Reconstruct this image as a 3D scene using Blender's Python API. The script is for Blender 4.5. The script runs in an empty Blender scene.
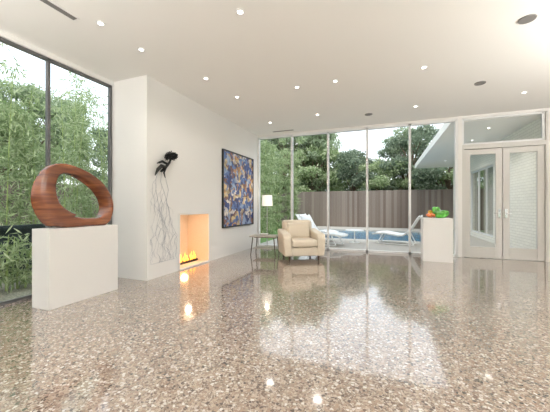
import bpy, math, random
import numpy as np
from mathutils import Vector, Matrix
random.seed(7)
scene=bpy.context.scene
try:
    scene.view_settings.view_transform='Standard'
except Exception: pass
scene.view_settings.exposure=0.0

# ---------------------------------------------------------------- materials
def nt(name):
    m=bpy.data.materials.new(name); m.use_nodes=True
    t=m.node_tree; b=t.nodes['Principled BSDF']
    return m,t,b
def mat(name,col,rough=0.5,metal=0.0,emis=None,es=0,spec=0.5,coat=0,bump=0,bscale=60,var=0):
    m,t,b=nt(name)
    b.inputs['Base Color'].default_value=(*col,1); b.inputs['Roughness'].default_value=rough
    b.inputs['Metallic'].default_value=metal; b.inputs['Specular IOR Level'].default_value=spec
    b.inputs['Coat Weight'].default_value=coat
    if emis: b.inputs['Emission Color'].default_value=(*emis,1); b.inputs['Emission Strength'].default_value=es
    tc=t.nodes.new('ShaderNodeTexCoord'); n=t.nodes.new('ShaderNodeTexNoise'); n.inputs['Scale'].default_value=bscale
    t.links.new(tc.outputs['Object'],n.inputs['Vector'])
    if bump:
        bp=t.nodes.new('ShaderNodeBump'); bp.inputs['Strength'].default_value=bump; bp.inputs['Distance'].default_value=0.01
        t.links.new(n.outputs['Fac'],bp.inputs['Height']); t.links.new(bp.outputs['Normal'],b.inputs['Normal'])
    if var:
        r=t.nodes.new('ShaderNodeValToRGB')
        r.color_ramp.elements[0].position=.3; r.color_ramp.elements[1].position=.7
        r.color_ramp.elements[0].color=(*[c*(1-var) for c in col],1); r.color_ramp.elements[1].color=(*[min(1,c*(1+var)) for c in col],1)
        t.links.new(n.outputs['Fac'],r.inputs['Fac']); t.links.new(r.outputs['Color'],b.inputs['Base Color'])
    return m
def ramp(t,stops,interp='LINEAR'):
    r=t.nodes.new('ShaderNodeValToRGB'); cr=r.color_ramp; cr.interpolation=interp
    while len(cr.elements)<len(stops): cr.elements.new(0.5)
    for e,(p,c) in zip(cr.elements,stops): e.position=p; e.color=(*c,1)
    return r
M={}
M['wall']=mat('white_plaster',(.81,.79,.76),.7,bump=.03,bscale=200)
M['wallwarm']=mat('warm_plaster',(.74,.70,.64),.7,bump=.03,bscale=200)
M['ceil']=mat('ceiling_paint',(.87,.85,.81),.8,bump=.02,bscale=150)
M['alu']=mat('aluminium_frame',(.78,.78,.77),.4,0)
M['dark']=mat('dark_bronze_frame',(.13,.13,.13),.4,.2)
M['doorp']=mat('door_paint',(.60,.58,.54),.4)
M['white']=mat('white_lacquer',(.82,.81,.79),.4)
M['soffit']=mat('soffit_paint',(.90,.88,.83),.6)
M['ped']=mat('pedestal_paint',(.78,.76,.73),.5,bump=.02,bscale=120)
M['black']=mat('black_metal',(.012,.012,.014),.45)
M['grille']=mat('speaker_grille',(.20,.19,.18),.7)
M['leather']=mat('cream_leather',(.66,.57,.45),.5,bump=.15,bscale=90,var=.04)
M['chrome']=mat('chrome',(.7,.7,.7),.15,1)
M['darkwood']=mat('dark_wood',(.06,.035,.02),.35)
M['greywood']=mat('table_stone',(.42,.38,.33),.3,var=.15,bscale=20)
M['shade']=mat('lamp_shade',(.9,.88,.8),.8,emis=(1,.93,.8),es=.6)
M['bulb']=mat('downlight_lens',(1,1,1),.5,emis=(1,.95,.86),es=8)
M['concrete']=mat('pool_deck',(.44,.41,.37),.8,bump=.1,bscale=30,var=.1)
M['gravel']=mat('garden_gravel',(.22,.22,.17),.95,bump=.8,bscale=40,var=.5)
M['grass']=mat('lawn',(.10,.20,.05),.95,bump=.8,bscale=30,var=.4)
M['planter']=mat('planter_steel',(.018,.032,.034),.7,var=.3,bscale=3)
M['bark']=mat('bark',(.16,.11,.075),.9,bump=.6,bscale=20,var=.4)
M['culm']=mat('bamboo_culm',(.28,.36,.12),.5,var=.2,bscale=6)
M['plastic']=mat('white_resin',(.85,.86,.86),.35)
M['fire']=mat('flame',(1,.4,.08),.5,emis=(1,.30,.04),es=4)
M['firebox']=mat('firebox_stone',(.72,.60,.46),.8,bump=.1,bscale=40,var=.06)
M['wire']=mat('patinated_wire',(.42,.43,.47),.5,.2)
M['greenglass']=mat('green_glass',(.10,.42,.05),.08,coat=1,var=.5,bscale=9)
M['redglass']=mat('orange_glass',(.75,.16,.02),.08,coat=1,var=.4,bscale=12)
M['yellowglass']=mat('yellow_glass',(.85,.45,.03),.08,coat=1)
M['book']=mat('book_cover',(.35,.33,.30),.6)

def glassmat():
    m=bpy.data.materials.new('window_glass'); m.use_nodes=True; t=m.node_tree; t.nodes.clear()
    o=t.nodes.new('ShaderNodeOutputMaterial'); mx=t.nodes.new('ShaderNodeMixShader')
    tr=t.nodes.new('ShaderNodeBsdfTransparent'); tr.inputs['Color'].default_value=(.97,.985,.98,1)
    gl=t.nodes.new('ShaderNodeBsdfGlossy'); gl.inputs['Roughness'].default_value=0.0
    lw=t.nodes.new('ShaderNodeLayerWeight'); lw.inputs['Blend'].default_value=.12
    ma=t.nodes.new('ShaderNodeMath'); ma.operation='MULTIPLY'; ma.inputs[1].default_value=.4
    t.links.new(lw.outputs['Fresnel'],ma.inputs[0]); t.links.new(ma.outputs[0],mx.inputs['Fac'])
    t.links.new(tr.outputs[0],mx.inputs[1]); t.links.new(gl.outputs[0],mx.inputs[2]); t.links.new(mx.outputs[0],o.inputs['Surface'])
    return m
M['glass']=glassmat()

def floormat():
    m,t,b=nt('polished_exposed_aggregate')
    L=t.links.new
    tc=t.nodes.new('ShaderNodeTexCoord')
    def layer(scale,stops,e0,e1,off,frac):
        mp=t.nodes.new('ShaderNodeMapping'); mp.inputs['Location'].default_value=(off,off*2,0)
        L(tc.outputs['Object'],mp.inputs['Vector'])
        v=t.nodes.new('ShaderNodeTexVoronoi'); v.inputs['Scale'].default_value=scale; v.voronoi_dimensions='2D'
        e=t.nodes.new('ShaderNodeTexVoronoi'); e.feature='DISTANCE_TO_EDGE'; e.inputs['Scale'].default_value=scale; e.voronoi_dimensions='2D'
        L(mp.outputs[0],v.inputs['Vector']); L(mp.outputs[0],e.inputs['Vector'])
        s=t.nodes.new('ShaderNodeSeparateColor'); L(v.outputs['Color'],s.inputs[0])
        r=ramp(t,stops,'CONSTANT'); L(s.outputs[0],r.inputs['Fac'])
        mk=t.nodes.new('ShaderNodeMapRange'); mk.inputs['From Min'].default_value=e0; mk.inputs['From Max'].default_value=e1
        L(e.outputs['Distance'],mk.inputs['Value'])
        pick=t.nodes.new('ShaderNodeMath'); pick.operation='LESS_THAN'; pick.inputs[1].default_value=frac; L(s.outputs[1],pick.inputs[0])
        mul=t.nodes.new('ShaderNodeMath'); mul.operation='MULTIPLY'; L(mk.outputs[0],mul.inputs[0]); L(pick.outputs[0],mul.inputs[1])
        return r.outputs['Color'],mul.outputs[0]
    big=[(0,(.27,.19,.145)),(.15,(.40,.33,.27)),(.3,(.15,.105,.08)),(.42,(.50,.45,.395)),(.55,(.30,.215,.16)),(.68,(.09,.07,.06)),(.78,(.35,.28,.22)),(.9,(.58,.54,.49))]
    sm=[(0,(.29,.215,.165)),(.25,(.16,.118,.09)),(.45,(.44,.385,.33)),(.7,(.24,.175,.13)),(.85,(.09,.07,.057))]
    c1,m1=layer(50,big,.07,.14,0,.62); c2,m2=layer(106,sm,.05,.12,3.3,.85)
    base=t.nodes.new('ShaderNodeMix'); base.data_type='RGBA'; base.inputs['A'].default_value=(.295,.235,.19,1)
    L(m2,base.inputs['Factor']); L(c2,base.inputs['B'])
    top=t.nodes.new('ShaderNodeMix'); top.data_type='RGBA'; L(m1,top.inputs['Factor']); L(base.outputs['Result'],top.inputs['A']); L(c1,top.inputs['B'])
    n=t.nodes.new('ShaderNodeTexNoise'); n.inputs['Scale'].default_value=1.2; L(tc.outputs['Object'],n.inputs['Vector'])
    hv=t.nodes.new('ShaderNodeHueSaturation'); mr=t.nodes.new('ShaderNodeMapRange'); mr.inputs['To Min'].default_value=.90; mr.inputs['To Max'].default_value=1.14
    L(n.outputs['Fac'],mr.inputs['Value']); L(mr.outputs[0],hv.inputs['Value']); L(top.outputs['Result'],hv.inputs['Color'])
    L(hv.outputs['Color'],b.inputs['Base Color'])
    b.inputs['Roughness'].default_value=.14; b.inputs['Specular IOR Level'].default_value=.6
    b.inputs['Coat Weight'].default_value=.85; b.inputs['Coat Roughness'].default_value=.05; b.inputs['Coat IOR'].default_value=1.58
    n2=t.nodes.new('ShaderNodeTexNoise'); n2.inputs['Scale'].default_value=2.0; L(tc.outputs['Object'],n2.inputs['Vector'])
    bp=t.nodes.new('ShaderNodeBump'); bp.inputs['Strength'].default_value=.08; bp.inputs['Distance'].default_value=.01
    L(n2.outputs['Fac'],bp.inputs['Height']); L(bp.outputs['Normal'],b.inputs['Normal']); L(bp.outputs['Normal'],b.inputs['Coat Normal'])
    return m
M['floor']=floormat()

def leafmat(name,c1,c2,c3):
    m=bpy.data.materials.new(name); m.use_nodes=True; t=m.node_tree; t.nodes.clear(); L=t.links.new
    o=t.nodes.new('ShaderNodeOutputMaterial'); g=t.nodes.new('ShaderNodeNewGeometry')
    r=ramp(t,[(0,c1),(.5,c2),(1,c3)]); L(g.outputs['Random Per Island'],r.inputs['Fac'])
    d=t.nodes.new('ShaderNodeBsdfDiffuse'); tr=t.nodes.new('ShaderNodeBsdfTranslucent'); mx=t.nodes.new('ShaderNodeMixShader'); mx.inputs[0].default_value=.4
    L(r.outputs[0],d.inputs[0]); L(r.outputs[0],tr.inputs[0]); L(d.outputs[0],mx.inputs[1]); L(tr.outputs[0],mx.inputs[2]); L(mx.outputs[0],o.inputs[0])
    return m
M['leaf']=leafmat('tree_leaves',(.21,.28,.16),(.35,.43,.28),(.53,.60,.44))
M['leafd']=leafmat('dark_leaves',(.13,.18,.13),(.23,.29,.20),(.39,.45,.34))
M['leafb']=leafmat('bamboo_leaves',(.20,.28,.13),(.37,.46,.25),(.60,.66,.44))
M['blackleaf']=mat('blackened_steel',(.010,.010,.010),.6)

def woodmat():
    m,t,b=nt('polished_walnut'); L=t.links.new
    tc=t.nodes.new('ShaderNodeTexCoord'); mp=t.nodes.new('ShaderNodeMapping'); mp.inputs['Rotation'].default_value=(-.45,.2,.1); mp.inputs['Scale'].default_value=(3,1.2,16)
    L(tc.outputs['Object'],mp.inputs['Vector'])
    w=t.nodes.new('ShaderNodeTexNoise'); w.inputs['Scale'].default_value=1.6; w.inputs['Detail'].default_value=4; w.inputs['Distortion'].default_value=.6
    L(mp.outputs[0],w.inputs['Vector'])
    r=ramp(t,[(.25,(.06,.015,.006)),(.45,(.15,.042,.014)),(.6,(.22,.068,.022)),(.8,(.36,.13,.045))]); L(w.outputs['Fac'],r.inputs['Fac'])
    L(r.outputs[0],b.inputs['Base Color']); b.inputs['Roughness'].default_value=.25; b.inputs['Coat Weight'].default_value=.6; b.inputs['Coat Roughness'].default_value=.08
    return m
M['wood']=woodmat()
def fencemat():
    m,t,b=nt('weathered_fence'); L=t.links.new
    g=t.nodes.new('ShaderNodeNewGeometry'); r=ramp(t,[(0,(.15,.115,.095)),(.5,(.205,.165,.14)),(1,(.26,.22,.19))]); L(g.outputs['Random Per Island'],r.inputs['Fac'])
    L(r.outputs[0],b.inputs['Base Color']); b.inputs['Roughness'].default_value=.9
    return m
M['fence']=fencemat()
def brickmat():
    m,t,b=nt('white_painted_brick'); L=t.links.new
    tc=t.nodes.new('ShaderNodeTexCoord'); s=t.nodes.new('ShaderNodeSeparateXYZ'); c=t.nodes.new('ShaderNodeCombineXYZ')
    L(tc.outputs['Object'],s.inputs[0]); L(s.outputs[1],c.inputs[0]); L(s.outputs[2],c.inputs[1])
    k=t.nodes.new('ShaderNodeTexBrick'); k.inputs['Scale'].default_value=1; k.inputs['Brick Width'].default_value=.22; k.inputs['Row Height'].default_value=.075
    k.inputs['Mortar Size'].default_value=.005; k.inputs['Color1'].default_value=(.88,.86,.78,1); k.inputs['Color2'].default_value=(.83,.81,.74,1); k.inputs['Mortar'].default_value=(.66,.64,.57,1)
    L(c.outputs[0],k.inputs['Vector']); L(k.outputs['Color'],b.inputs['Base Color']); b.inputs['Roughness'].default_value=.8
    return m
M['brick']=brickmat()
def watermat():
    m,t,b=nt('pool_water'); L=t.links.new
    b.inputs['Base Color'].default_value=(.05,.22,.36,1); b.inputs['Roughness'].default_value=.05; b.inputs['Specular IOR Level'].default_value=.35
    tc=t.nodes.new('ShaderNodeTexCoord'); n=t.nodes.new('ShaderNodeTexNoise'); n.inputs['Scale'].default_value=3; L(tc.outputs['Object'],n.inputs['Vector'])
    bp=t.nodes.new('ShaderNodeBump'); bp.inputs['Strength'].default_value=.3; bp.inputs['Distance'].default_value=.05; L(n.outputs['Fac'],bp.inputs['Height']); L(bp.outputs[0],b.inputs['Normal'])
    return m
M['water']=watermat()
def paintmat():
    m,t,b=nt('abstract_canvas'); L=t.links.new
    tc=t.nodes.new('ShaderNodeTexCoord')
    n=t.nodes.new('ShaderNodeTexNoise'); n.inputs['Scale'].default_value=3; n.inputs['Detail'].default_value=3; L(tc.outputs['Object'],n.inputs['Vector'])
    mx=t.nodes.new('ShaderNodeMix'); mx.data_type='VECTOR'; mx.inputs['Factor'].default_value=.45; L(tc.outputs['Object'],mx.inputs['A']); L(n.outputs['Color'],mx.inputs['B'])
    v=t.nodes.new('ShaderNodeTexVoronoi'); v.inputs['Scale'].default_value=13; L(mx.outputs['Result'],v.inputs['Vector'])
    s=t.nodes.new('ShaderNodeSeparateColor'); L(v.outputs['Color'],s.inputs[0])
    r=ramp(t,[(0,(.05,.08,.24)),(.18,(.13,.21,.44)),(.34,(.72,.55,.28)),(.45,(.28,.14,.10)),(.55,(.78,.71,.62)),(.68,(.10,.08,.15)),(.76,(.60,.32,.13)),(.86,(.33,.43,.60))],'CONSTANT'); L(s.outputs[0],r.inputs['Fac'])
    n3=t.nodes.new('ShaderNodeTexNoise'); n3.inputs['Scale'].default_value=10; n3.inputs['Detail'].default_value=5; L(tc.outputs['Object'],n3.inputs['Vector'])
    r3=ramp(t,[(.38,(.40,.42,.55)),(.58,(1.0,1.0,1.0))]); L(n3.outputs['Fac'],r3.inputs['Fac'])
    m2=t.nodes.new('ShaderNodeMix'); m2.data_type='RGBA'; m2.blend_type='MULTIPLY'; m2.inputs['Factor'].default_value=.85; L(r.outputs[0],m2.inputs['A']); L(r3.outputs[0],m2.inputs['B'])
    L(m2.outputs['Result'],b.inputs['Base Color']); b.inputs['Roughness'].default_value=.5
    return m
M['canvas']=paintmat()

# ---------------------------------------------------------------- mesh builder
class MB:
    def __init__(s): s.v=[];s.f=[];s.mi=[];s.mats=[]
    def m(s,k):
        if k not in s.mats: s.mats.append(k)
        return s.mats.index(k)
    def box(s,x0,x1,y0,y1,z0,z1,k):
        o=len(s.v); i=s.m(k)
        s.v+=[(x0,y0,z0),(x1,y0,z0),(x1,y1,z0),(x0,y1,z0),(x0,y0,z1),(x1,y0,z1),(x1,y1,z1),(x0,y1,z1)]
        for f in [(0,3,2,1),(4,5,6,7),(0,1,5,4),(1,2,6,5),(2,3,7,6),(3,0,4,7)]: s.f.append(tuple(o+a for a in f)); s.mi.append(i)
    def tube(s,pts,rad,k,n=10,cap=True):
        i=s.m(k); pts=[Vector(p) for p in pts]
        if not isinstance(rad,(list,tuple)): rad=[rad]*len(pts)
        o=len(s.v); up=None
        for j,p in enumerate(pts):
            a=pts[max(0,j-1)];b=pts[min(len(pts)-1,j+1)]; d=(b-a).normalized()
            if up is None: up=Vector((0,0,1)) if abs(d.z)<.9 else Vector((1,0,0))
            x=d.cross(up).normalized(); y=x.cross(d).normalized(); up=y
            for q in range(n):
                t=2*math.pi*q/n; s.v.append(tuple(p+(x*math.cos(t)+y*math.sin(t))*rad[j]))
        for j in range(len(pts)-1):
            for q in range(n):
                s.f.append((o+j*n+q,o+j*n+(q+1)%n,o+(j+1)*n+(q+1)%n,o+(j+1)*n+q)); s.mi.append(i)
        if cap:
            s.f.append(tuple(o+q for q in range(n))[::-1]); s.mi.append(i)
            e=o+(len(pts)-1)*n; s.f.append(tuple(e+q for q in range(n))); s.mi.append(i)
    def leaves(s,P,l,w,k,rng,droop=0.0):
        n=len(P); i=s.m(k); o=len(s.v)
        d=rng.normal(size=(n,3)); d[:,2]-=droop; d/=np.linalg.norm(d,axis=1)[:,None]
        e=rng.normal(size=(n,3)); c=np.cross(d,e); c/=np.linalg.norm(c,axis=1)[:,None]
        ll=l*rng.uniform(.6,1.3,size=(n,1)); ww=w*rng.uniform(.7,1.2,size=(n,1))
        V=np.stack([P,P+d*ll*.45+c*ww*.5,P+d*ll,P+d*ll*.45-c*ww*.5],axis=1).reshape(-1,3)
        s.v+=V.tolist(); F=(np.arange(n)[:,None]*4+np.arange(4)[None]+o).tolist(); s.f+=F; s.mi+=[i]*n
    def mesh(s,name):
        me=bpy.data.meshes.new(name); me.from_pydata([tuple(a) for a in s.v],[],[tuple(a) for a in s.f])
        for k in s.mats: me.materials.append(M[k])
        me.polygons.foreach_set('material_index',s.mi); me.update(); return me
    def obj(s,name,parent=None,bevel=0,smooth=False,seg=2,sub=0):
        me=s.mesh(name); ob=bpy.data.objects.new(name,me); scene.collection.objects.link(ob)
        if parent: ob.parent=parent
        if bevel:
            b=ob.modifiers.new('b','BEVEL'); b.width=bevel; b.segments=seg; b.limit_method='ANGLE'
        if sub:
            b=ob.modifiers.new('s','SUBSURF'); b.levels=sub; b.render_levels=sub
        if smooth: me.polygons.foreach_set('use_smooth',[True]*len(me.polygons))
        return ob
def single(name,*a):
    b=MB(); b.box(*a); return b.obj(name)
def empty(name,loc=(0,0,0),rz=0):
    e=bpy.data.objects.new(name,None); e.location=loc; e.rotation_euler=(0,0,rz); e.empty_display_size=.1; scene.collection.objects.link(e); return e
def cloud(rng,clumps,n,shell=.5):
    vol=np.array([c[3]*c[4]*c[5] for c in clumps])**.67; pr=vol/vol.sum(); out=[]
    for c,p in zip(clumps,pr):
        m=max(1,int(n*p)); d=rng.normal(size=(m,3)); d/=np.linalg.norm(d,axis=1)[:,None]
        r=rng.uniform(shell,1,size=(m,1))**.6
        out.append(np.array(c[:3])+d*r*np.array(c[3:6]))
    return np.concatenate(out)

H=3.30; BY=7.86; FX=-3.56; WX=-4.30; RX=4.7; RY=-4.0
# ---------------------------------------------------------------- room shell
single('floor',WX-.12,RX,RY,BY+.1,-.2,0,'floor')
single('ceiling',WX-.3,RX+.2,RY-.2,BY+.2,H,H+.25,'ceil')
single('wall_left',-4.42,FX,3.56,4.32,0,H,'wall')
single('wall_left',-4.42,FX,5.30,BY+.1,0,H,'wall')
single('wall_left',-4.42,FX,4.32,5.30,1.06,H,'wall')
single('wall_left',-4.42,-4.14,4.32,5.30,0,1.06,'wall')
single('wall_right',RX,RX+.15,RY,-3.2,0,H,'wall'); single('wall_right',RX,RX+.15,4.2,BY+.1,0,H,'wall'); single('wall_right',RX,RX+.15,-3.2,4.2,3.0,H,'wall')
single('wall_rear',WX-.3,RX+.15,RY-.15,RY,0,H,'wall')
single('wall_back',3.26,RX,BY-.02,BY+.1,0,H,'wall'); single('wall_back',1.60,1.68,BY-.05,BY+.1,0,H,'wall'); single('wall_back',-3.56,3.26,BY-.03,BY+.1,3.245,H,'wall')
single('wall_left_header',WX-.12,WX+.02,RY,3.56,3.235,H,'wall')

wn=[0]
def window(axis,const,edges,z0,z1,fr,fm,depth=.06):
    wn[0]+=1; e=empty('window_%d'%wn[0]); b=MB(); g=MB()
    def bx(a0,a1,zz0,zz1,bb=None):
        if axis=='x': b.box(a0,a1,const-depth/2,const+depth/2,zz0,zz1,fm)
        else: b.box(const-depth/2,const+depth/2,a0,a1,zz0,zz1,fm)
    for a in edges: bx(a-fr/2,a+fr/2,z0,z1)
    bx(edges[0],edges[-1],z0,z0+fr); bx(edges[0],edges[-1],z1-fr,z1)
    i=g.m('glass')
    for a0,a1 in zip(edges[:-1],edges[1:]):
        o=len(g.v); p0=a0+fr/2; p1=a1-fr/2
        if axis=='x': g.v+=[(p0,const,z0+fr),(p1,const,z0+fr),(p1,const,z1-fr),(p0,const,z1-fr)]
        else: g.v+=[(const,p0,z0+fr),(const,p1,z0+fr),(const,p1,z1-fr),(const,p0,z1-fr)]
        g.f.append((o,o+1,o+2,o+3)); g.mi.append(i)
    b.obj('frame',e); g.obj('glass_panes',e)
window('y',WX-.04,[3.53,2.575,1.60,.62,-.36,-1.34,-2.32,-3.97],0,3.235,.036,'dark',.05)
window('x',BY+.01,[-3.53,-2.49,-1.455,-.435,.575,1.572],0,3.245,.052,'alu',.10)
window('x',BY+.03,[1.705,3.195],2.62,3.245,.045,'alu')
window('y',RX+.05,[-3.17,-1.4,.4,2.2,4.17],0,3.0,.06,'dark')  # unseen right-wall windows, added to let more daylight in
b=MB(); b.box(1.68,3.22,BY-.04,BY+.1,2.52,2.62,'doorp'); b.box(1.68,1.72,BY-.04,BY+.1,0,2.52,'doorp'); b.box(3.22,3.26,BY-.04,BY+.1,0,H-.07,'doorp'); b.obj('trim_1')
def door(n,x0,x1,hx,hs):
    e=empty('door_%d'%n); b=MB(); y0,y1=BY,BY+.05; st=.125
    b.box(x0,x0+st,y0,y1,.01,2.51,'doorp'); b.box(x1-st,x1,y0,y1,.01,2.51,'doorp'); b.box(x0+st,x1-st,y0,y1,.01,.26,'doorp'); b.box(x0+st,x1-st,y0,y1,2.39,2.51,'doorp')
    b.obj('leaf_frame',e,bevel=.004)
    g=MB(); g.v=[(x0+st,BY+.025,.26),(x1-st,BY+.025,.26),(x1-st,BY+.025,2.39),(x0+st,BY+.025,2.39)]; g.f=[(0,1,2,3)]; g.mi=[g.m('glass')]; g.obj('glass_pane',e)
    h=MB(); h.box(hx-.022,hx+.022,y0-.012,y0,.93,1.13,'chrome'); h.tube([(hx,y0-.01,1.04),(hx,y0-.05,1.04),(hx+hs*.11,y0-.055,1.04)],.009,'chrome'); h.tube([(hx,y0-.015,1.10),(hx,y0-.025,1.10)],.014,'chrome')
    h.obj('lever_handle',e)
door(1,1.725,2.465,2.41,-1)
door(2,2.475,3.215,2.535,1)

# ---------------------------------------------------------------- fireplace
fp=empty('fireplace')
b=MB(); y0,y1=4.32,5.30
b.box(-4.13,-4.11,y0+.01,y1-.01,.002,1.05,'firebox'); b.box(-4.11,FX-.005,y0+.003,y0+.022,.002,1.055,'firebox'); b.box(-4.11,FX-.005,y1-.022,y1-.003,.002,1.055,'firebox'); b.box(-4.11,FX-.005,y0+.02,y1-.02,1.03,1.055,'firebox'); b.box(-4.11,FX-.005,y0+.02,y1-.02,.002,.03,'firebox')
b.obj('firebox_lining',fp)
b=MB(); t=.022
b.box(FX-.003,FX+.012,y0+.002,y0+t,.002,1.057,'white'); b.box(FX-.003,FX+.012,y1-t,y1-.002,.002,1.057,'white'); b.box(FX-.003,FX+.012,y0+t,y1-t,1.035,1.057,'white'); b.box(FX-.003,FX+.012,y0+t,y1-t,.002,.03,'white'); b.obj('surround',fp)
b=MB(); b.box(-3.92,-3.78,4.42,5.20,.03,.07,'black'); b.obj('burner_tray',fp)
rng=np.random.default_rng(3); b=MB()
for k in range(22):
    yy=4.45+k*.034; h=rng.uniform(.06,.22); xx=-3.85+rng.uniform(-.03,.03)
    b.tube([(xx,yy,.06),(xx+.01,yy+.01,.06+h*.3),(xx,yy-.008,.06+h*.65),(xx,yy+.004,.06+h)],[.010,.014,.007,.001],'fire',8)
b.obj('flames',fp,smooth=True)
def point(name,loc,e,col,size=.05,parent=None):
    l=bpy.data.lights.new(name,'POINT'); l.energy=e; l.color=col; l.shadow_soft_size=size; o=bpy.data.objects.new(name,l); o.location=loc; scene.collection.objects.link(o); o.parent=parent; return o
point('fire_glow',(-3.82,4.80,.26),4,(1,.50,.20),.08,fp)
point('firebox_light',(-3.72,4.81,.90),3.5,(1,.82,.60),.06,fp)

# ---------------------------------------------------------------- painting
pa=empty('abstract_painting'); b=MB(); Y0,Y1,Z0,Z1=5.81,7.46,.68,2.54
b.box(FX,FX+.045,Y0,Y0+.03,Z0,Z1,'black'); b.box(FX,FX+.045,Y1-.03,Y1,Z0,Z1,'black'); b.box(FX,FX+.045,Y0+.03,Y1-.03,Z0,Z0+.03,'black'); b.box(FX,FX+.045,Y0+.03,Y1-.03,Z1-.03,Z1,'black'); b.obj('frame',pa)
b=MB(); b.box(FX,FX+.03,Y0+.03,Y1-.03,Z0+.03,Z1-.03,'canvas'); b.obj('canvas',pa)

# ---------------------------------------------------------------- black root sculpture on wall
ws=empty('root_wall_sculpture'); rng=np.random.default_rng(11)
b=MB(); x=FX+.07
P=cloud(rng,[(x+.03,4.01,2.07,.07,.12,.065),(x+.02,3.94,2.04,.05,.07,.05),(x+.02,4.09,2.08,.05,.06,.05)],2000,.1); P[:,0]=np.maximum(P[:,0],FX+.012)
b.leaves(P,.03,.016,'blackleaf',rng)
b.tube([(FX,3.86,1.78),(x,3.90,1.86),(x+.02,3.97,1.95),(x+.03,4.01,2.04)],[.018,.025,.02,.012],'blackleaf')
b.tube([(x,3.90,1.86),(x,3.80,1.87),(x,3.72,1.80),(x,3.66,1.70)],[.025,.032,.028,.008],'blackleaf')
b.tube([(x,3.94,1.92),(x,3.82,1.95),(x,3.75,1.92),(x,3.70,1.90)],[.02,.02,.016,.006],'blackleaf')
b.tube([(x,3.90,1.86),(x,3.86,1.76),(x-.01,3.90,1.68)],[.022,.014,.005],'blackleaf')
b.obj('blackened_tree',ws)
b=MB()
def root(p,ang,ln,r,dep):
    pts=[p]; a=ang; q=p; n=9
    for k in range(n):
        a=.75*a+rng.uniform(-.6,.6); a=max(-1.1,min(1.1,a)); ny=q[1]+math.sin(a)*ln/n
        if ny<3.61 or ny>4.27: a=-a; ny=q[1]+math.sin(a)*ln/n
        q=(min(max(q[0]+rng.uniform(-.006,.006),FX+.003),FX+.02),ny,max(q[2]-math.cos(a)*ln/n,.25)); pts.append(q)
        if dep>0 and rng.uniform()<.6: root(q,a+rng.choice([-1,1])*rng.uniform(.7,1.2),ln*.34,r*.7,dep-1)
    b.tube(pts,[r*(1-.6*k/n) for k in range(n+1)],'wire',5)
for y,a,l in [(3.86,.3,1.75),(3.78,0,1.5),(3.93,.7,1.5)]: root((FX+.02,y,1.80),a,l,.0034,2)
b.obj('wire_roots',ws)

# ---------------------------------------------------------------- pedestals
b=MB(); b.box(-3.90,-3.59,2.14,3.05,0,.93,'ped'); b.obj('pedestal',bevel=.004)
b=MB(); b.box(.77,1.34,6.98,7.40,0,.935,'ped'); b.obj('pedestal',bevel=.004)

outer=[(101,226.5),(108,213),(107,197),(97,181),(80,170),(60,164.5),(46,168),(38,181),(36,199),(44,217),(56,226.5),(80,226.5)]
inner=[(96,217),(103,209),(101,198),(92,187),(77,177.5),(63,173.5),(54,177),(50,189),(52,203),(60,212),(70,216.5),(82,218)]
def cr(P,u):
    n=len(P); i=int(u)%n; f=u-int(u); p=[P[(i+k-1)%n] for k in range(4)]
    return tuple(.5*((2*p[1][d])+(-p[0][d]+p[2][d])*f+(2*p[0][d]-5*p[1][d]+4*p[2][d]-p[3][d])*f*f+(-p[0][d]+3*p[1][d]-3*p[2][d]+p[3][d])*f**3) for d in (0,1))
b=MB(); i=b.m('wood'); N=120; K=24
for j in range(N):
    u=j*12/N; o=cr(outer,u); n_=cr(inner,u)
    O=Vector((0,(o[0]-72)*.0127,(226.5-o[1])*.0127)); I=Vector((0,(n_[0]-72)*.0127,(226.5-n_[1])*.0127))
    c=(O+I)/2; h=(O-I)/2; ph=2*math.pi*j/N; w=.075+.03*math.sin(ph+2.2); tw=.6*math.sin(ph)
    if O.z<.03: tw*=.1
    for q in range(K):
        a=2*math.pi*q/K; ca,sa=math.cos(a),math.sin(a); e=.42
        A=math.copysign(abs(ca)**e,ca); B=math.copysign(abs(sa)**e,sa)
        b.v.append(tuple(c+h*A+Vector((w*B,0,0))+h.normalized()*(w*B*tw)))
b.v=[(v[0],v[1],max(v[2],0)) for v in b.v]
for j in range(N):
    for q in range(K): b.f.append((j*K+q,j*K+(q+1)%K,((j+1)%N)*K+(q+1)%K,((j+1)%N)*K+q)); b.mi.append(i)
o=b.obj('wooden_ring_sculpture',smooth=True); o.location=(-3.745,2.555,.932)

gs=empty('glass_sculpture',(1.07,7.18,.937))
def blob(name,c,r,k,amp,fr,par,seed):
    rg=random.Random(seed); ph=[rg.uniform(0,6) for _ in range(4)]; b=MB(); i=b.m(k); n,mm=28,16
    for a in range(mm+1):
        th=math.pi*a/mm
        for q in range(n):
            p=2*math.pi*q/n; s=1+amp*math.sin(fr*p+ph[0])*math.sin(th)+amp*.6*math.sin(3*th+ph[1])
            b.v.append((c[0]+r[0]*s*math.sin(th)*math.cos(p),c[1]+r[1]*s*math.sin(th)*math.sin(p),max(0.0,c[2]+r[2]*s*math.cos(th))))
    for a in range(mm):
        for q in range(n): b.f.append((a*n+q,(a+1)*n+q,(a+1)*n+(q+1)%n,a*n+(q+1)%n)); b.mi.append(i)
    b.obj(name,par,smooth=True)
blob('green_lobe',(.06,0,.09),(.15,.10,.085),'greenglass',.22,5,gs,1)
blob('green_crest',(-.02,0,.17),(.08,.06,.07),'greenglass',.25,4,gs,2)
blob('orange_lobe',(-.11,-.02,.06),(.09,.07,.055),'redglass',.25,5,gs,3)
blob('yellow_lobe',(-.13,.02,.12),(.045,.045,.045),'yellowglass',.2,4,gs,4)

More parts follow.
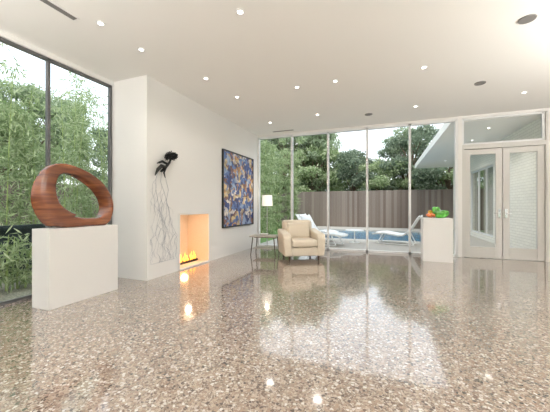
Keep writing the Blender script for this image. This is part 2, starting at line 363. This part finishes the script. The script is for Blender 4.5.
# ---------------------------------------------------------------- armchair (front = local -Y)
ch=empty('leather_armchair',(-1.83,6.42,0),math.radians(30))
def part(name,x0,x1,y0,y1,z0,z1,k,bev,par,seg=5,taper=None):
    b=MB(); b.box(x0,x1,y0,y1,z0,z1,k)
    if taper: b.v=[taper(*v) for v in b.v]
    return b.obj(name,par,bevel=bev,seg=seg,smooth=True)
part('seat_base',-.34,.34,-.38,.34,.10,.29,'leather',.03,ch)
part('seat_cushion',-.285,.285,-.42,.22,.30,.46,'leather',.05,ch)
part('back_rest',-.36,.36,.18,.42,.12,.86,'leather',.07,ch,taper=lambda x,y,z:(x,y+(z-.1)*.12,z))
part('back_cushion',-.28,.28,.10,.24,.44,.80,'leather',.06,ch,taper=lambda x,y,z:(x,y+(z-.4)*.16,z))
def arm(name,s):
    b=MB(); i=b.m('leather'); pr=[(-.40,.10),(-.40,.50),(-.33,.585),(-.2,.60),(.1,.62),(.36,.66),(.40,.60),(.40,.10)]
    xi,xo=(.29,.45)
    for x_ in (xi,xo):
        for (y,z) in pr: b.v.append((s*x_+(s*.03 if z>.4 and x_==xo else 0),y,z))
    n=len(pr)
    f1=tuple(range(n)); f2=tuple(range(n,2*n))
    b.f=[f1[::-1] if s>0 else f1, f2 if s>0 else f2[::-1]]
    for k in range(n):
        q=(k,(k+1)%n,n+(k+1)%n,n+k); b.f.append(q if s>0 else q[::-1])
    b.mi=[i]*len(b.f); b.obj(name,ch,bevel=.035,seg=4,smooth=True)
arm('arm_left',1); arm('arm_right',-1)
b=MB()
for sx in (-.33,.33):
    for sy in (-.34,.34): b.tube([(sx,sy,0),(sx,sy,.11)],[.018,.025],'darkwood')
b.obj('legs',ch)

st=empty('side_table',(-2.80,6.62,0),math.radians(8))
b=MB(); b.box(-.34,.34,-.25,.25,.44,.47,'greywood'); b.obj('table_top',st,bevel=.004)
b=MB()
for sx in (-.31,.31):
    for sy in (-.22,.22): b.tube([(sx,sy,0),(sx*.85,sy*.85,.44)],[.010,.013],'darkwood')
b.box(-.29,.29,-.012,.012,.40,.44,'darkwood'); b.box(-.27,.27,-.19,.19,.15,.165,'greywood'); b.obj('table_legs',st)
b=MB(); b.box(-.12,.08,-.10,.06,.47,.495,'book'); b.box(-.10,.07,-.09,.05,.495,.515,'white'); b.obj('book_stack').parent=st
fl=empty('floor_lamp',(-3.05,7.35,0))
b=MB(); b.tube([(0,0,0),(0,0,.02)],.13,'chrome',24); b.tube([(0,0,.02),(0,0,1.30)],.010,'chrome'); b.obj('stand',fl)
b=MB(); b.tube([(0,0,1.20),(0,0,1.50)],[.15,.135],'shade',28); b.obj('drum_shade',fl)
point('lamp_bulb',(0,0,1.60),4,(1,.85,.65),.05,fl)

# ---------------------------------------------------------------- ceiling fixtures
def spot(loc,e,ang=2.0,col=(1,.95,.88),par=None,rot=(0,0,0)):
    l=bpy.data.lights.new('downlight_lamp','SPOT'); l.energy=e; l.spot_size=ang; l.spot_blend=.8; l.color=col; l.shadow_soft_size=.09
    o=bpy.data.objects.new('lamp',l); o.location=loc; o.rotation_euler=rot; scene.collection.objects.link(o); o.parent=par
def downlight(x,y,z,en):
    e=empty('recessed_downlight',(x,y,z)); b=MB(); b.tube([(0,0,-.006),(0,0,0)],.050,'white',20); b.obj('trim_ring',e)
    b=MB(); b.tube([(0,0,-.009),(0,0,-.006)],.028,'bulb',16); b.obj('lens',e)
    spot((0,0,-.03),en,2.4,par=e)
DL=[(-1.46,2.76),(-3.05,2.36),(-3.05,2.95),(-2.66,4.90),(-1.45,4.87),(-.78,4.86),(.55,4.86),(-2.7,6.7),(-1.45,6.5),(.6,6.7),(2.4,6.6),(2.9,4.9),(-2.75,4.0),(1.2,2.0),(-1.4,.3),(1.4,-.8),(-1.4,-2.4),(3.2,1.5),(1.4,-2.8)]
for (x,y) in DL: downlight(x,y,H,22)
for y in (8.9,10.4,12.4,14.6): downlight(2.5,y,3.22,55)  # soffit downlights added to brighten the shaded brick wing wall
for (x,y) in [(1.49,4.02),(1.516,5.83),(-.35,6.9)]:
    b=MB(); b.tube([(0,0,-.012),(0,0,0)],[.080,.085],'grille',28); o=b.obj('ceiling_speaker'); o.location=(x,y,H)
b=MB(); b.box(-3.27,-3.21,1.6,2.20,H-.012,H,'grille'); b.box(-3.29,-3.19,1.58,2.22,H-.006,H,'white'); b.obj('air_vent')
b=MB(); b.box(-2.95,-2.35,7.52,7.58,H-.012,H,'grille'); b.box(-2.97,-2.33,7.50,7.60,H-.006,H,'white'); b.obj('air_vent')
for (x,y) in [(-3.2,-1.2),(3.4,-1.0),(3.9,3.2),(0,-3.2)]:  # uplights added out of view to fill the ceiling with light
    e=empty('added_fill_torchiere',(x,y,0)); b=MB(); b.tube([(0,0,0),(0,0,.03)],.16,'chrome',24); b.tube([(0,0,.03),(0,0,1.75)],.014,'chrome'); b.tube([(0,0,1.73),(0,0,1.78),(0,0,1.86)],[.03,.16,.22],'white',28,cap=False); b.obj('stand',e)
    l=bpy.data.lights.new('fill_uplight','AREA'); l.shape='DISK'; l.size=.34; l.energy=265; l.color=(1,.99,.975); o=bpy.data.objects.new('fill_uplight',l); o.location=(0,0,1.86); o.rotation_euler=(math.pi,0,0); scene.collection.objects.link(o); o.parent=e

# ---------------------------------------------------------------- outdoors
Z=-.02
px0,px1,py0,py1=-3.4,1.5,11.0,15.3
for a in [(-3.8,3.3,BY+.1,py0),(-3.8,px0,py0,py1),(px1,3.3,py0,py1),(-3.8,3.3,py1,17.2)]: single('pool_deck',a[0],a[1],a[2],a[3],Z-.2,Z,'concrete')
single('swimming_pool',px0,px1,py0,py1,Z-.35,Z-.08,'water')
for a in [(-40,-3.8,BY+.1,60),(-3.8,3.6,17.2,60),(3.6,40,BY+.1,60)]: single('lawn',a[0],a[1],a[2],a[3],-.4,Z-.01,'grass')
single('garden_ground',-40,WX-.12,-30,BY+.1,-.4,Z-.03,'gravel'); single('garden_ground',RX+.15,40,-30,BY+.1,-.4,Z-.03,'grass'); single('garden_ground',WX-.12,RX+.15,-30,RY-.15,-.4,Z-.03,'grass')
b=MB(); xx=-16
while xx<9:
    b.box(xx,xx+.135,17.3,17.325,Z-.01,2.08+random.uniform(-.01,.01),'fence'); xx+=.142
b.box(-16,9,17.335,17.35,Z-.01,2.05,'fence'); b.obj('wooden_fence')
b=MB(); yy=-10
while yy<17.2:
    b.box(-11.03,-11.0,yy,yy+.135,Z-.01,2.0,'fence'); yy+=.142
b.box(-11.06,-11.04,-10,17.2,Z-.01,1.97,'fence'); b.obj('wooden_fence')
single('brick_wing_wall',3.3,3.6,BY+.1,11.3,Z,3.22,'brick'); single('brick_wing_wall',3.3,3.6,14.2,17.2,Z,3.22,'brick'); single('brick_wing_wall',3.3,3.6,11.3,14.2,2.6,3.22,'brick'); single('brick_wing_wall',3.3,3.6,11.3,14.2,Z,.15,'brick')
window('y',3.4,[11.33,12.28,13.2,14.17],.15,2.6,.06,'alu')
single('wall_wing_inner',3.9,3.94,11.0,14.5,0,3.2,'wallwarm')
single('soffit',1.5,6.0,BY+.2,17.2,3.22,3.45,'soffit')
def lounge(loc,rz):
    e=empty('pool_lounge_chair',loc,rz); b=MB(); i=b.m('plastic')
    pr=[(-.78,.30),(-.6,.33),(-.4,.345),(-.2,.32),(0,.285),(.15,.30),(.28,.40),(.42,.60),(.54,.80),(.60,.88),(.64,.90)]
    W=.31; n=len(pr); th=.03
    for (x,z) in pr:
        for k,yy in enumerate((-W,-W*.9,0,W*.9,W)): b.v.append((x,yy,z+(.035 if k in(0,4) else 0)))
    for (x,z) in pr:
        for k,yy in enumerate((-W,-W*.9,0,W*.9,W)): b.v.append((x+.01,yy,z-th+(.02 if k in(0,4) else 0)))
    for j in range(n-1):
        for k in range(4):
            a=j*5+k; b.f.append((a,a+5,a+6,a+1)); c=a+n*5; b.f.append((c,c+1,c+6,c+5))
        for k in (0,4):
            a=j*5+k; q=(a,a+n*5,a+n*5+5,a+5); b.f.append(q if k==0 else q[::-1])
    for j in (0,n-1):
        for k in range(4):
            a=j*5+k; b.f.append((a,a+1,a+1+n*5,a+n*5))
    b.mi=[i]*len(b.f); b.obj('shell',e,smooth=True)
    b=MB()
    for s in (-.26,.26):
        b.tube([(-.45,s,.32),(-.62,s,.012)],.018,'plastic',8); b.tube([(.38,s,.56),(.30,s,.35),(.46,s,.012)],.018,'plastic',8); b.tube([(-.62,s,.016),(.46,s,.016)],.014,'plastic',8)
    b.obj('legs',e)
lounge((.42,10.0,Z+.01),math.radians(-12)); lounge((-2.35,10.1,Z+.01),math.radians(160)); lounge((-1.9,9.1,Z+.01),math.radians(165))
pt=empty('patio_table',(-.95,9.9,Z)); b=MB(); b.tube([(0,0,.40),(0,0,.42)],.30,'plastic',28); b.tube([(0,0,0),(0,0,.4)],.02,'plastic'); b.tube([(0,0,0),(0,0,.015)],.18,'plastic',20); b.obj('top_and_base',pt)

# ---------- vegetation
def treemesh(seed,h,r,nleaf,lk,ll=.2,lw=.08):
    rng=np.random.default_rng(seed); b=MB()
    b.tube([(0,0,0),(rng.uniform(-.1,.1),rng.uniform(-.1,.1),h*.35),(rng.uniform(-.3,.3),rng.uniform(-.3,.3),h*.8)],[.14,.11,.04],'bark',8)
    cl=[]
    for k in range(26):
        a=rng.uniform(0,2*math.pi); rr=r*math.sqrt(rng.uniform(0,1)); z=rng.uniform(.28,1)*h; f=1-.45*abs(z/h-.6)/.4
        c=(rr*f*math.cos(a),rr*f*math.sin(a),z,rng.uniform(.5,.95)*r*.42,rng.uniform(.5,.95)*r*.42,rng.uniform(.4,.8)*r*.30); cl.append(c)
        b.tube([(0,0,z*.6),(c[0]*.5,c[1]*.5,z*.85),(c[0],c[1],z)],[.05,.03,.012],'bark',5)
    b.leaves(cloud(rng,cl,nleaf,.3),ll,lw,lk,rng,.3); return b.mesh('tree_mesh')
TM=[treemesh(1,6.5,2.1,10500,'leaf'),treemesh(2,5.2,1.9,10500,'leafd'),treemesh(3,7.5,2.2,9500,'leaf'),treemesh(4,4.2,1.9,9000,'leafb')]
def tree(k,x,y,s=1,name='garden_tree',z=Z):
    o=bpy.data.objects.new(name,TM[k]); o.location=(x,y,z); o.scale=(s,s,s); o.rotation_euler=(0,0,random.uniform(0,6)); scene.collection.objects.link(o)
for k,x,y,s in [(0,-9,20.6,1.05),(2,-7.0,20.3,.95),(3,-5.0,20.8,1.3),(2,-4.3,21.3,.95),(0,-5.8,22,1.15),(1,-2.0,20.3,.95),(3,.0,20.6,1.0),(1,1.6,20.4,1.15),(0,1.2,22.5,.98),(3,3.6,20.5,1.2),(0,5.8,21,1),(2,-8.4,24,1.1),(2,-12,22,1.1),(0,-14,20.8,1.2),(3,-2.2,24,1.2),(1,8,21.5,1.2),(0,-6,26,1.2)]: tree(k,x,y,s)
for k,x,y,s in [(1,-14,4,.95),(0,-14.3,-.5,.9),(3,-13.8,-3.5,1.1),(0,-15,8,.95),(1,-14,12,1),(3,-14.5,1.8,1.2),(3,-14,6.2,1.2),(2,-19,2,.95),(0,-19,7,1.1),(2,-18,11,1)]: tree(k,x,y,s)
for k,x,y,s in [(0,11,-1,1),(1,11,3,1),(3,10,6,1),(0,0,-12,1),(1,4,-12,1.2),(3,-4,-11,1.2)]: tree(k,x,y,s)

def bamboo(seed,h,nc,spread,nl,name,loc,z0=.5):
    rng=np.random.default_rng(seed); b=MB(); cl=[]
    for k in range(nc):
        x,y=rng.uniform(-1,1)*spread[0],rng.uniform(-1,1)*spread[1]; hh=h*rng.uniform(.75,1.1); lx,ly=rng.uniform(-.35,.35,2)
        if h<1: lx*=.4; ly*=.4
        pts=[(x+lx*(t**2),y+ly*(t**2),hh*t) for t in np.linspace(0,1,8)]
        b.tube(pts,[.016-.0014*j for j in range(8)],'culm',6)
        for t in np.linspace(z0/h,1.0,9): cl.append((x+lx*t*t+rng.uniform(-.08,.08),y+ly*t*t+rng.uniform(-.12,.12),hh*t,.20 if h<1 else .26,.26,.16))
    P=cloud(rng,cl,nl,.0); P[:,2]=np.maximum(P[:,2],.16)
    b.leaves(P,.17,.026,'leafb',rng,.6)
    o=b.obj(name); o.location=loc; return o
B1=bamboo(21,3.9,8,(.35,.9),4600,'bamboo_plant',(-7.15,4.3,-.05),1.0)
def inst(src,loc,rz,s=1):
    o=bpy.data.objects.new(src.name.split('.')[0],src.data); o.location=loc; o.rotation_euler=(0,0,rz); o.scale=(s,s,s); scene.collection.objects.link(o)
for loc,rz,s in [((-7.2,2.1,-.05),.1,1.0),((-7.2,-.8,-.05),3.2,.95),((-8.4,3.6,-.05),1.2,1.15),((-8.6,6.4,-.05),.4,1.2),((-9.2,.8,-.05),2.4,1.2)]: inst(B1,loc,rz,s)
B2=bamboo(22,.75,6,(.10,.35),650,'bamboo_shrub',(-5.18,2.75,-.05),.12)
for loc,rz,s in [((-5.15,1.8,-.05),3.1,.8),((-5.2,4.2,-.05),.1,1.1)]: inst(B2,loc,rz,s)
B3=bamboo(23,4.9,10,(.8,.5),11000,'bamboo_plant',(-5.4,11.4,Z-.01),.3)
inst(B3,(-5.9,13.8,Z-.01),0.2,1.1); inst(B3,(-5.3,15.6,Z-.01),3.1,1.0)
b=MB(); b.box(-6.15,-6.08,-6,7.5,-.05,.86,'planter'); b.box(-6.08,-6.02,-6,7.5,.80,.86,'planter'); b.obj('garden_planter')

# ---------------------------------------------------------------- world, sun
w=bpy.data.worlds.new('sky'); scene.world=w; w.use_nodes=True; t=w.node_tree; bg=t.nodes['Background']
tc=t.nodes.new('ShaderNodeTexCoord'); sp=t.nodes.new('ShaderNodeSeparateXYZ'); r=ramp(t,[(0,(.88,.93,.97)),(.35,(.80,.89,.98)),(1,(.66,.80,.98))])
n=t.nodes.new('ShaderNodeTexNoise'); n.inputs['Scale'].default_value=2.5; n.inputs['Detail'].default_value=5
t.links.new(tc.outputs['Generated'],n.inputs['Vector']); t.links.new(tc.outputs['Generated'],sp.inputs[0]); t.links.new(sp.outputs[2],r.inputs['Fac'])
rc=ramp(t,[(.42,(0,0,0)),(.65,(1,1,1))]); t.links.new(n.outputs['Fac'],rc.inputs['Fac'])
mx=t.nodes.new('ShaderNodeMix'); mx.data_type='RGBA'; mx.inputs['B'].default_value=(1,1,1,1); t.links.new(rc.outputs[0],mx.inputs['Factor']); t.links.new(r.outputs[0],mx.inputs['A'])
t.links.new(mx.outputs['Result'],bg.inputs['Color']); bg.inputs['Strength'].default_value=2.1
s=bpy.data.lights.new('sun','SUN'); s.energy=2.4; s.angle=math.radians(40); s.color=(1,.96,.9); o=bpy.data.objects.new('sun',s); o.rotation_euler=(math.radians(35),math.radians(15),0); scene.collection.objects.link(o)

cam=bpy.data.cameras.new('camera'); cam.sensor_width=36; cam.lens=36*287/550; cam.clip_start=.05; cam.clip_end=300
co=bpy.data.objects.new('camera',cam); co.location=(0,0,1.2); co.rotation_euler=(math.radians(90),0,math.atan(110/287)); scene.collection.objects.link(co); scene.camera=co
